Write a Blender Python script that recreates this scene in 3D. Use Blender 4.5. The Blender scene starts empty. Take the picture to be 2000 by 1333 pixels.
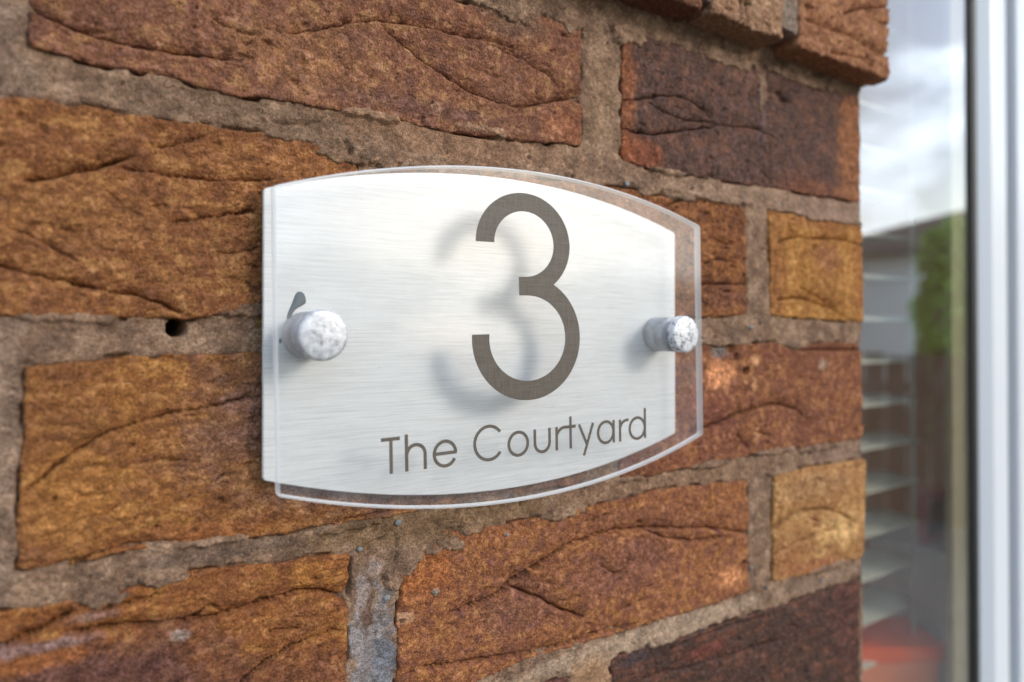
import bpy, bmesh, math, random
import numpy as np
from mathutils import Matrix, Vector

S = bpy.context.scene
COL = S.collection
MM = 0.001                       # all building below is written in millimetres
random.seed(7)

# ------------------------------------------------------------------ camera
cam_d = bpy.data.cameras.new('camera')
cam = bpy.data.objects.new('camera', cam_d); COL.objects.link(cam)
yaw, pitch, roll = 0.585376, 0.00813212, -0.00050231
fw = Vector((math.sin(yaw)*math.cos(pitch), math.cos(yaw)*math.cos(pitch), math.sin(pitch)))
rt = Vector((math.cos(yaw), -math.sin(yaw), 0)); up = rt.cross(fw)
rt, up = rt*math.cos(roll)+up*math.sin(roll), up*math.cos(roll)-rt*math.sin(roll)
m = Matrix((( rt.x, up.x, -fw.x, 0), (rt.y, up.y, -fw.y, -0.2486566), (rt.z, up.z, -fw.z, 0), (0,0,0,1)))
cam.matrix_world = m
cam_d.sensor_width = 36; cam_d.sensor_fit = 'HORIZONTAL'
cam_d.lens = 36*1367.94/2000
cam_d.shift_y = (635.385-666.5)/2000
cam_d.clip_start = 0.01; cam_d.clip_end = 500
cam_d.dof.use_dof = True; cam_d.dof.focus_distance = 0.272; cam_d.dof.aperture_fstop = 5.6
S.camera = cam

# ------------------------------------------------------------------ light
SUN_EL, SUN_ROT = math.radians(23), math.radians(146)
w = bpy.data.worlds.new('World'); S.world = w; w.use_nodes = True
nt = w.node_tree; nt.nodes.clear()
def N(nt, t, **k):
    n = nt.nodes.new(t)
    for a, v in k.items(): setattr(n, a, v)
    return n
out = N(nt, 'ShaderNodeOutputWorld'); bg = N(nt, 'ShaderNodeBackground'); bg.inputs[1].default_value = 0.075
sky = N(nt, 'ShaderNodeTexSky', sky_type='NISHITA', sun_disc=False, sun_elevation=SUN_EL, sun_rotation=SUN_ROT)
tc = N(nt, 'ShaderNodeTexCoord'); mp = N(nt, 'ShaderNodeMapping'); mp.inputs['Scale'].default_value = (1, 1, 2.2)
no = N(nt, 'ShaderNodeTexNoise'); no.inputs['Scale'].default_value = 3.1; no.inputs['Detail'].default_value = 6; no.inputs['Roughness'].default_value = .55
rp = N(nt, 'ShaderNodeMapRange'); rp.inputs[1].default_value = .47; rp.inputs[2].default_value = .68
mx = N(nt, 'ShaderNodeMix', data_type='RGBA'); mx.inputs[7].default_value = (18.4, 20.8, 23.6, 1)
L = nt.links.new
L(tc.outputs['Generated'], mp.inputs[0]); L(mp.outputs[0], no.inputs['Vector']); L(no.outputs[0], rp.inputs[0])
L(rp.outputs[0], mx.inputs[0]); L(sky.outputs[0], mx.inputs[6]); L(mx.outputs[2], bg.inputs[0]); L(bg.outputs[0], out.inputs[0])

sun_d = bpy.data.lights.new('sun', 'SUN'); sun = bpy.data.objects.new('sun', sun_d); COL.objects.link(sun)
sun_d.energy = 0.6; sun_d.angle = math.radians(17); sun_d.color = (1, .95, .88)
sd = Vector((math.sin(SUN_ROT)*math.cos(SUN_EL), math.cos(SUN_ROT)*math.cos(SUN_EL), math.sin(SUN_EL)))
sun.rotation_euler = sd.to_track_quat('Z', 'Y').to_euler()
sun.location = (2, -3, 3)
S.view_settings.view_transform = 'Standard'; S.view_settings.look = 'None'
S.view_settings.exposure = 1.40; S.view_settings.gamma = 1
S.cycles.max_bounces = 14; S.cycles.transparent_max_bounces = 16; S.cycles.transmission_bounces = 12
S.cycles.diffuse_bounces = 4; S.cycles.glossy_bounces = 6
S.cycles.use_denoising = True; S.cycles.blur_glossy = 0.0

# ------------------------------------------------------------------ noise
_rng = np.random.default_rng(11)
_perm = np.tile(_rng.permutation(512), 2)
_ang = _rng.random(512)*2*np.pi
_gx, _gy = np.cos(_ang), np.sin(_ang)
def perlin(x, y, seed=0):
    x = x + seed*17.31; y = y - seed*9.77
    xi = np.floor(x).astype(int); yi = np.floor(y).astype(int)
    xf, yf = x-xi, y-yi
    u = xf*xf*xf*(xf*(xf*6-15)+10); v = yf*yf*yf*(yf*(yf*6-15)+10)
    def g(i, j):
        h = _perm[(_perm[(xi+i) & 511]+yi+j) & 511]
        return _gx[h]*(xf-i)+_gy[h]*(yf-j)
    a = g(0,0); b = g(1,0); c = g(0,1); d = g(1,1)
    return 1.5*((a+(b-a)*u)*(1-v)+(c+(d-c)*u)*v)
def fbm(x, y, size, octs=4, seed=0, gain=.5):
    r = 0; a = 1.; s = 1./size
    for o in range(octs):
        r = r + a*perlin(x*s, y*s, seed+o*3); a *= gain; s *= 2.03
    return r
def sstep(a, b, x):
    t = np.clip((x-a)/(b-a), 0, 1); return t*t*(3-2*t)
def lin(c):
    c = np.array(c, float)/255.
    return np.where(c <= .04045, c/12.92, ((c+.055)/1.055)**2.4)

# ------------------------------------------------------------------ materials
def new_mat(name):
    mt = bpy.data.materials.new(name); mt.use_nodes = True
    t = mt.node_tree; t.nodes.clear()
    o = N(t, 'ShaderNodeOutputMaterial'); p = N(t, 'ShaderNodeBsdfPrincipled')
    t.links.new(p.outputs[0], o.inputs[0])
    return mt, t, p, o
def noise(t, scale, detail=3, rough=.55, vec=None):
    n = N(t, 'ShaderNodeTexNoise'); n.inputs['Scale'].default_value = scale
    n.inputs['Detail'].default_value = detail; n.inputs['Roughness'].default_value = rough
    if vec: t.links.new(vec, n.inputs['Vector'])
    return n.outputs[0]
def rng(t, src, a, b, c=0., d=1.):
    r = N(t, 'ShaderNodeMapRange'); t.links.new(src, r.inputs[0])
    for i, v in enumerate((a, b, c, d)): r.inputs[i+1].default_value = v
    return r.outputs[0]
def mixc(t, fac, a, b, mode='MIX'):
    x = N(t, 'ShaderNodeMix', data_type='RGBA', blend_type=mode)
    for s, v in ((0, fac), (6, a), (7, b)):
        if isinstance(v, bpy.types.NodeSocket): t.links.new(v, x.inputs[s])
        elif s == 0: x.inputs[0].default_value = v
        else: x.inputs[s].default_value = (*v, 1)
    return x.outputs[2]
def bump(t, p, h, dist, strength=1., prev=None):
    b = N(t, 'ShaderNodeBump'); b.inputs['Distance'].default_value = dist; b.inputs['Strength'].default_value = strength
    t.links.new(h, b.inputs['Height'])
    if prev: t.links.new(prev, b.inputs['Normal'])
    t.links.new(b.outputs[0], p.inputs['Normal']); return b.outputs[0]
def plain(name, col, rough=.5, metal=0., spec=.5):
    mt, t, p, o = new_mat(name)
    p.inputs['Base Color'].default_value = (*lin(col), 1); p.inputs['Roughness'].default_value = rough
    p.inputs['Metallic'].default_value = metal; p.inputs['Specular IOR Level'].default_value = spec
    return mt
def masonry(name, dark, light, s1, s2, bump_d, lo=.40, hi=.60, grain=1000, spark=(1.6, 1.7, 2.0)):
    mt, t, p, o = new_mat(name)
    at = N(t, 'ShaderNodeAttribute'); at.attribute_name = 'Col'; c = at.outputs['Color']
    g = N(t, 'ShaderNodeNewGeometry').outputs['Position']
    n1 = noise(t, s1, 4, .7, g); n2 = noise(t, s2, 3, .6, g)
    cd = mixc(t, 1., c, dark, 'MULTIPLY'); cl = mixc(t, 1., c, light, 'MULTIPLY')
    def grains(sc):
        v = N(t, 'ShaderNodeTexVoronoi'); v.inputs['Scale'].default_value = sc
        wv = N(t, 'ShaderNodeVectorMath', operation='ADD'); wn = N(t, 'ShaderNodeTexNoise'); wn.inputs['Scale'].default_value = sc*.8
        t.links.new(g, wn.inputs['Vector']); ws = N(t, 'ShaderNodeVectorMath', operation='SCALE'); ws.inputs['Scale'].default_value = .9/sc
        t.links.new(wn.outputs['Color'], ws.inputs[0]); t.links.new(g, wv.inputs[0]); t.links.new(ws.outputs[0], wv.inputs[1]); t.links.new(wv.outputs[0], v.inputs['Vector'])
        sp = N(t, 'ShaderNodeSeparateColor'); t.links.new(v.outputs['Color'], sp.inputs[0]); return sp.outputs[0], v.outputs['Distance']
    va, vd = grains(grain); vb, vd2 = grains(grain*.5)
    c1 = mixc(t, rng(t, n1, lo, .5), cd, c); c2 = mixc(t, rng(t, n1, .5, hi), c1, cl)
    c2 = mixc(t, rng(t, va, .05, .42, .45, 0.), c2, mixc(t, 1., c, dark, 'MULTIPLY')); c2 = mixc(t, rng(t, va, .70, 1., 0., .50), c2, mixc(t, 1., c, spark, 'MULTIPLY'))
    c2 = mixc(t, rng(t, vb, .86, .97, 0., .5), c2, mixc(t, 1., c, spark, 'MULTIPLY')); c2 = mixc(t, rng(t, vb, .04, .12, .45, 0.), c2, cd)
    c3 = mixc(t, rng(t, n2, .40, .60, .12, .45), mixc(t, 1., c2, (.84, .82, .82), 'MULTIPLY'), mixc(t, 1., c2, (1.16, 1.18, 1.24), 'MULTIPLY'))
    t.links.new(c3, p.inputs['Base Color'])
    p.inputs['Roughness'].default_value = .93; p.inputs['Specular IOR Level'].default_value = .15
    b1 = bump(t, p, n1, bump_d, .9)
    b2 = bump(t, p, noise(t, s1*.33, 3, .6, g), bump_d*1.8, .7, b1)
    bump(t, p, rng(t, vd, 0., .9, 1., 0.), bump_d*.6, .7, b2)
    return mt
M_BRICK = masonry('brick_clay', (.50, .48, .50), (1.30, 1.36, 1.50), 1500, 460, .00075, .38, .64, 1000, (1.65, 1.85, 2.4))
M_MORTAR = masonry('sand_mortar', (.52, .49, .48), (1.25, 1.25, 1.25), 1600, 460, .00060, .38, .64, 1150, (1.7, 1.68, 1.66))

def make_mesh(name, V, Q, mat, parent=None, cols=None, smooth=True, loc=(0, 0, 0), tris=None):
    """V in mm, Q quads (numpy int array)"""
    me = bpy.data.meshes.new(name)
    V = np.asarray(V, np.float32); loc = np.asarray(loc, np.float32)
    Q = np.asarray(Q, np.int32).reshape(-1, 4)
    T = np.asarray(tris, np.int32).reshape(-1, 3) if tris is not None else np.zeros((0, 3), np.int32)
    me.vertices.add(len(V)); me.vertices.foreach_set('co', ((V-loc)*MM).ravel())
    idx = np.concatenate([Q.ravel(), T.ravel()])
    me.loops.add(len(idx)); me.loops.foreach_set('vertex_index', idx)
    tot = np.concatenate([np.full(len(Q), 4), np.full(len(T), 3)]).astype(np.int32)
    st = np.concatenate([[0], np.cumsum(tot)[:-1]]).astype(np.int32)
    me.polygons.add(len(tot)); me.polygons.foreach_set('loop_start', st); me.polygons.foreach_set('loop_total', tot)
    me.polygons.foreach_set('use_smooth', np.full(len(tot), smooth))
    if cols is not None:
        a = me.attributes.new('Col', 'FLOAT_COLOR', 'POINT')
        a.data.foreach_set('color', np.c_[cols, np.ones(len(cols))].astype(np.float32).ravel())
    me.materials.append(mat); me.update(calc_edges=True); me.validate()
    o = bpy.data.objects.new(name, me); COL.objects.link(o)
    o.location = loc*MM
    if parent: o.parent = parent; o.location = loc*MM - parent.location
    return o
def empty(name, loc, label, cat, group=None):
    o = bpy.data.objects.new(name, None); COL.objects.link(o); o.location = Vector(loc)*MM
    o.empty_display_size = .02
    tag(o, label, cat, group); return o
def tag(o, label=None, cat=None, group=None, kind=None):
    for k, v in (('label', label), ('category', cat), ('group', group), ('kind', kind)):
        if v: o[k] = v
    return o

# ------------------------------------------------------------------ the brick wall
wall = empty('brick_wall', (200, 0, 0), 'rough brown and orange brick wall with wide sandy mortar joints and a projecting top course', 'brick wall')

def PINK(c):
    c = np.array(c, float); return c*.972+np.array((-3., -1.5, 12.*max(0, 1.12-c[2]/c[0]-.35)))
def poly_dist(x, z, pts):
    """signed distance to a polyline (positive on its left / upper side) and the position along it"""
    P = np.array(pts, float); best = np.full(x.shape, 1e9); sg = np.zeros(x.shape); tt = np.zeros(x.shape)
    ln = np.hypot(*np.diff(P, axis=0).T); cum = np.r_[0, np.cumsum(ln)]
    for i in range(len(P)-1):
        a, b = P[i], P[i+1]; d = b-a; L2 = d@d
        t = np.clip(((x-a[0])*d[0]+(z-a[1])*d[1])/L2, 0, 1)
        dx, dz = x-a[0]-t*d[0], z-a[1]-t*d[1]; q = dx*dx+dz*dz
        k = q < best
        best = np.where(k, q, best); sg = np.where(k, np.sign(d[0]*dz-d[1]*dx), sg); tt = np.where(k, cum[i]+t*ln[i], tt)
    return np.sqrt(best)*sg, tt/cum[-1], cum[-1]

def smooth_line(pts):
    P = np.array(pts, float)
    if len(P) < 3: return P
    for _ in range(2):
        Q = [P[0]]
        for a, b in zip(P[:-1], P[1:]): Q += [a*.75+b*.25, a*.25+b*.75]
        P = np.array(Q+[P[-1]])
    return P

def brick(name, top, bot, lef, rig, col, creases=(), h=0., step=.55, depth=30., seed=0, prot=0., mat=None, r=1.1,
          pits=(), patches=(), rough=1., aniso=(1., 1.), mott=7., tilt=(0, 0), label=None, ringstep=2.5, fold=1.):
    mat = mat or M_BRICK
    top, bot, lef, rig = (np.array(a, float) for a in (top, bot, lef, rig))
    xl0, xr0 = lef[:, 0].mean(), rig[:, 0].mean()
    hgt = top[:, 1].mean()-bot[:, 1].mean()
    nu = max(4, int((xr0-xl0)/step)); nv = max(3, int(hgt/step))
    u, v = np.meshgrid(np.linspace(0, 1, nu+1), np.linspace(0, 1, nv+1))
    zmid = bot[:, 1].mean()+v*hgt
    lo = np.argsort(lef[:, 1]); ro = np.argsort(rig[:, 1])
    xl = np.interp(zmid, lef[lo, 1], lef[lo, 0]); xr = np.interp(zmid, rig[ro, 1], rig[ro, 0])
    X = xl+(xr-xl)*u
    zt = np.interp(X, top[:, 0], top[:, 1]); zb = np.interp(X, bot[:, 0], bot[:, 1])
    Z = zb+(zt-zb)*v
    ex = np.minimum(X-xl, xr-X); ez = np.minimum(Z-zb, zt-Z)
    # uneven arrises
    wob = np.exp(-ex/3.)*.9*(fbm(Z, X*.2, 7, 3, seed+1)); X = X+wob
    Z = Z+np.exp(-ez/3.)*.7*(fbm(X, Z*.2, 9, 4, seed+2))
    rc = 2.6
    e = np.minimum(ex, ez)
    corner = (ex < rc) & (ez < rc)
    e = np.where(corner, np.minimum(e, rc-np.hypot(rc-ex, rc-ez)), e)
    e = e+.35*fbm(X, Z, 3.2, 2, seed+5)
    rr = r*(1+.6*perlin(X/6, Z/6, seed+9))
    q = np.clip(1-e/np.maximum(rr, .2), 0, 1.)
    drop = rr*(1-np.sqrt(1-q*q*.98))+np.maximum(-e, 0)*1.2
    # relief
    Y = -h-prot+tilt[0]*(X-xl0-(xr0-xl0)/2)/100+tilt[1]*(Z-Z.mean())/30
    Y = Y-(.8*fbm(X, Z*1.6, 38, 2, seed+20)+.45*rough*fbm(X*.8, Z*1.3, 9, 3, seed+30)+.30*rough*fbm(X, Z, 2.6, 3, seed+40))
    Y = Y+np.maximum(fbm(X*.5, Z*1.1, 5, 3, seed+44)-.62, 0)*3.*rough
    wx = X+.55*perlin(X/4.5, Z/4.5, seed+50)+.22*perlin(X/1.4, Z/1.4, seed+51)
    wz = Z+.55*perlin(X/4.5, Z/4.5, seed+52)+.22*perlin(X/1.4, Z/1.4, seed+53)
    rg = np.random.default_rng(seed+1234); extra = []
    if step < 1.1:
        for _ in range(int((xr0-xl0)/24)):                       # short secondary drag creases
            x0_, z0_ = xl0+rg.uniform(4, xr0-xl0-8), bot[:, 1].mean()+rg.uniform(6, hgt-6); ln_ = rg.uniform(5, 20); sl = rg.normal(0, .28); cv = rg.normal(0, .10)
            extra.append(([(x0_+ln_*q_, z0_+ln_*(sl*q_+cv*math.sin(q_*5+sl*9))) for q_ in np.linspace(0, 1, 5)], rg.uniform(.2, .6), rg.uniform(.6, 1.6)))
        pits = list(pits)+[(xl0+rg.uniform(3, xr0-xl0-3), bot[:, 1].mean()+rg.uniform(4, hgt-4), rg.uniform(.3, .75), rg.uniform(.7, 1.6)) for _ in range(int((xr0-xl0)/26))]
    for pts, amp, wid in list(creases)+extra:
        d, t, ln = poly_dist(wx, wz, smooth_line(pts))
        tap = np.clip(np.minimum(t, 1-t)*ln/4.0+.1, 0, 1)*(.75+.4*perlin(t*ln/7, t*0, seed+3)) * (np.abs(d) < 5*wid+3)
        end = ((t > .0005) & (t < .9995))
        Y = Y+tap*fold*3.3*amp*np.where((d >= 0) & end, np.exp(-(d/(wid*1.25))), 0)          # upper lip rolls in
        Y = Y+tap*fold*(.85+.4*perlin(t*ln/9, t*0+1.7, seed+4))*(1.9*amp+.6)*np.exp(-(d/(.40+.16*amp))**2)                           # the crack itself
        Y = Y-tap*fold*.6*amp*np.where((d < 0) & end, np.exp(d/(wid*1.6)), 0)     # lower lip stands proud
    for px, pz, pr, pd in pits:
        rad = np.hypot(wx-px, wz-pz); Y = Y+pd*sstep(pr*1.25, pr*.6, rad)
    Y = Y+drop
    # colour (of the clay itself)
    drift = sstep(.0, .7, fbm(X*.7, Z, 34, 3, seed+66))[..., None]
    base, dk, lt = (lin(PINK(c)) for c in col)
    m1 = fbm(X*aniso[0], Z*aniso[1], mott, 5, seed+60, .68)
    m2 = fbm(X*aniso[0], Z*aniso[1], mott*2.3, 4, seed+70, .6)
    C = np.broadcast_to(base, X.shape+(3,)).copy()
    k = .8*sstep(.05, .7, m1*.8+m2*.5)[..., None]; C = C*(1-k)+lt*k
    k = .6*sstep(.0, .8, -(m1*.7+m2*.6))[..., None]; C = C*(1-k)+dk*k
    C = C*(1-.55*drift)+(dk*.6+base*.4)*.55*drift
    for px, pz, rx, rz, pc, st in patches:
        dd = np.hypot((wx-px)/rx, (wz-pz)/rz)+.28*fbm(X, Z, min(rx, rz, 12)*.9, 4, seed+80)
        k = (st*sstep(1.3, .5, dd))[..., None]; C = C*(1-k)+lin(PINK(pc))*(.8+.4*(m1[..., None]+.5))*k
    n1 = nu+1
    V = np.stack([X, Y, Z], -1).reshape(-1, 3); C = C.reshape(-1, 3)
    ii = (np.arange(nv)[:, None]*n1+np.arange(nu)[None, :]).ravel()
    Q = np.stack([ii, ii+1, ii+n1+1, ii+n1], -1)
    per = np.r_[np.arange(n1), np.arange(1, nv)*n1+nu, (nv*n1+np.arange(n1))[::-1], (np.arange(1, nv)*n1)[::-1]]
    npz = len(per); P0 = V[per]; cx, cz = P0[:, 0].mean(), P0[:, 2].mean()
    # outward direction for the side faces
    nx = np.where(P0[:, 0] <= xl0+2.0, -1., 0)+np.where(P0[:, 0] >= xr0-2.0, 1., 0)
    nz = np.where(np.abs(P0[:, 2]-np.interp(P0[:, 0], top[:, 0], top[:, 1])) < 2.0, 1., 0)-np.where(np.abs(P0[:, 2]-np.interp(P0[:, 0], bot[:, 0], bot[:, 1])) < 2.0, 1., 0)
    VV = [V]; CC = [C]; QQ = [Q]; prev = per; dep = 0.; off = len(V); yb = P0[:, 1]
    arc = np.r_[0, np.cumsum(np.hypot(np.diff(P0[:, 0]), np.diff(P0[:, 2])))]
    while dep < depth:
        stp = ringstep*(1+dep/14); dep = min(depth, dep+stp)
        y = np.where(dep >= depth, -h+depth, yb+(-h+depth-yb)*dep/depth)
        nd = .35*rough*fbm(arc, np.full(npz, dep+seed*7.), 5, 3, seed+90)
        Pn = np.stack([P0[:, 0]+nx*nd, y, P0[:, 2]+nz*nd], -1)
        cur = off+np.arange(npz); off += npz
        VV.append(Pn); 
        mm = sstep(-.3, .5, fbm(arc, np.full(npz, dep+seed*5.), mott, 4, seed+95))[:, None]
        CC.append(base*(1-mm)*.95+dk*mm*.6+lt*mm*.4)
        QQ.append(np.stack([prev, cur, np.roll(cur, -1), np.roll(prev, -1)], -1)); prev = cur
    V = np.concatenate(VV); C = np.concatenate(CC); Q = np.concatenate(QQ)
    o = make_mesh(name, V, Q, mat, wall, C, loc=(cx, -h+4, cz))
    if label: o['label'] = label
    RECTS.append((top, bot, lef, rig))
    return o
RECTS = []
BR = {}
BR['A'] = ([(-11.9, 115.2), (203.5, 141.8)], [(-11.8, 83.8), (-5.1, 82.8), (7.0, 82.4), (15.7, 81.8), (24.2, 81.7), (30.7, 82.5), (43.0, 80.7), (49.4, 79.9), (59.3, 80.0), (73.4, 81.1), (96.2, 81.0), (115.3, 81.1), (131.0, 80.4), (143.5, 80.9), (179.7, 82.3), (201.9, 84.9)], [(-4.9, 97.1), (-5.1, 82.8)], [(203.5, 141.8), (203.4, 85.8)])
BR['B'] = ([(228.3, 141.9), (252.5, 144.6), (273.7, 144.7), (304.7, 144.4), (366.8, 148.5), (430.8, 148.9)], [(227.2, 81.5), (247.0, 79.9), (282.7, 79.9), (329.8, 80.8), (370.9, 80.9), (431.4, 81.9)], [(228.3, 140.2), (227.2, 81.5)], [(431.4, 147.3), (432.0, 83.0)])
BR['C'] = ([(-18.7, 67.4), (-11.7, 67.7), (-0.1, 69.1), (3.1, 67.7), (9.7, 68.6), (17.2, 67.8), (29.3, 68.3), (39.9, 68.4), (51.0, 68.1), (63.6, 68.3), (77.0, 67.1), (85.5, 65.9), (95.8, 64.5)], [(-18.4, 3.9), (-11.4, 4.0), (12.6, 3.9), (31.7, 4.1), (38.5, 3.6), (51.2, 6.5), (60.4, 8.8), (77.2, 7.4), (95.9, 7.0)], [(-115.8, 26.0), (-115.7, 15.5)], [(95.8, 62.3), (95.5, 8.9)])
BR['D'] = ([(109.6, 66.0), (164.9, 65.9), (230.4, 68.2), (250.5, 66.6), (269.7, 67.6), (282.7, 68.7), (312.7, 68.5), (320.0, 67.0)], [(109.6, 5.8), (192.3, 6.5), (286.7, 7.0), (319.7, 8.2)], [(109.6, 62.1), (109.6, 9.1)], [(318.7, 66.3), (319.7, 9.1)])
BR['E'] = ([(339.2, 67.7), (381.5, 67.7), (434.2, 67.5)], [(339.8, 8.2), (386.2, 6.8), (433.7, 5.0)], [(339.2, 66.8), (340.3, 8.2)], [(434.2, 67.5), (434.3, 5.3)])
BR['F'] = ([(-5.7, -9.8), (-2.7, -9.5), (16.8, -8.2), (29.3, -7.5), (58.7, -7.6), (117.1, -7.4), (203.5, -7.8)], [(-7.2, -69.7), (2.4, -70.3), (17.0, -69.0), (29.5, -68.5), (58.8, -70.7), (78.2, -70.7), (94.4, -70.6), (109.3, -70.7), (122.7, -70.5), (203.4, -69.6)], [(-5.7, -9.8), (-7.2, -69.7)], [(203.5, -7.8), (203.4, -69.6)])
BR['G'] = ([(226.6, -7.2), (284.7, -4.2), (323.6, -7.0), (344.8, -6.6), (364.4, -10.4), (392.9, -6.8), (431.9, -8.1)], [(226.5, -70.7), (238.7, -70.9), (286.8, -69.8), (338.0, -68.1), (385.7, -68.1), (431.4, -68.3)], [(226.6, -8.2), (226.5, -70.0)], [(431.9, -8.1), (433.7, -68.5)])
BR['H'] = ([(-18.0, -81.2), (-11.1, -80.9), (5.9, -81.3), (9.6, -82.9), (12.9, -82.8), (17.0, -82.0), (20.1, -80.1), (36.8, -78.8), (49.8, -79.4), (68.3, -80.6), (92.9, -81.9)], [(-17.7, -154.2), (-10.7, -154.0), (92.9, -138.6)], [(-130.5, -64.2), (-130.3, -83.8)], [(93.1, -82.5), (91.6, -137.6)])
BR['I'] = ([(112.7, -80.8), (124.2, -79.8), (164.3, -82.0), (194.2, -81.6), (227.8, -80.3), (251.8, -78.5), (318.4, -81.6)], [(111.7, -143.0), (146.1, -143.7), (174.0, -141.7), (204.8, -142.9), (251.6, -142.9), (292.8, -143.5), (318.1, -142.8)], [(113.1, -89.2), (111.5, -142.9)], [(319.7, -82.6), (320.3, -142.4)])
BR['J'] = ([(341.6, -80.3), (385.6, -81.2), (436.5, -82.1)], [(341.3, -142.1), (380.0, -143.2), (401.0, -142.8), (433.7, -144.3)], [(341.6, -80.8), (341.3, -142.1)], [(435.9, -82.0), (432.5, -144.1)])
BR['K'] = ([(221.5, -153.8), (261.6, -154.4), (327.7, -156.4), (427.7, -156.8)], [(219.1, -232.3), (427.0, -243.1)], [(220.2, -154.1), (221.1, -164.7)], [(428.9, -158.3), (427.2, -221.7)])
BR['L'] = ([(-3.5, -155.6), (195.0, -154.9)], [(-3.2, -223.8), (194.9, -233.1)], [(-5.9, -156.0), (-5.8, -185.5)], [(195.6, -156.9), (195.5, -195.7)])
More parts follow.
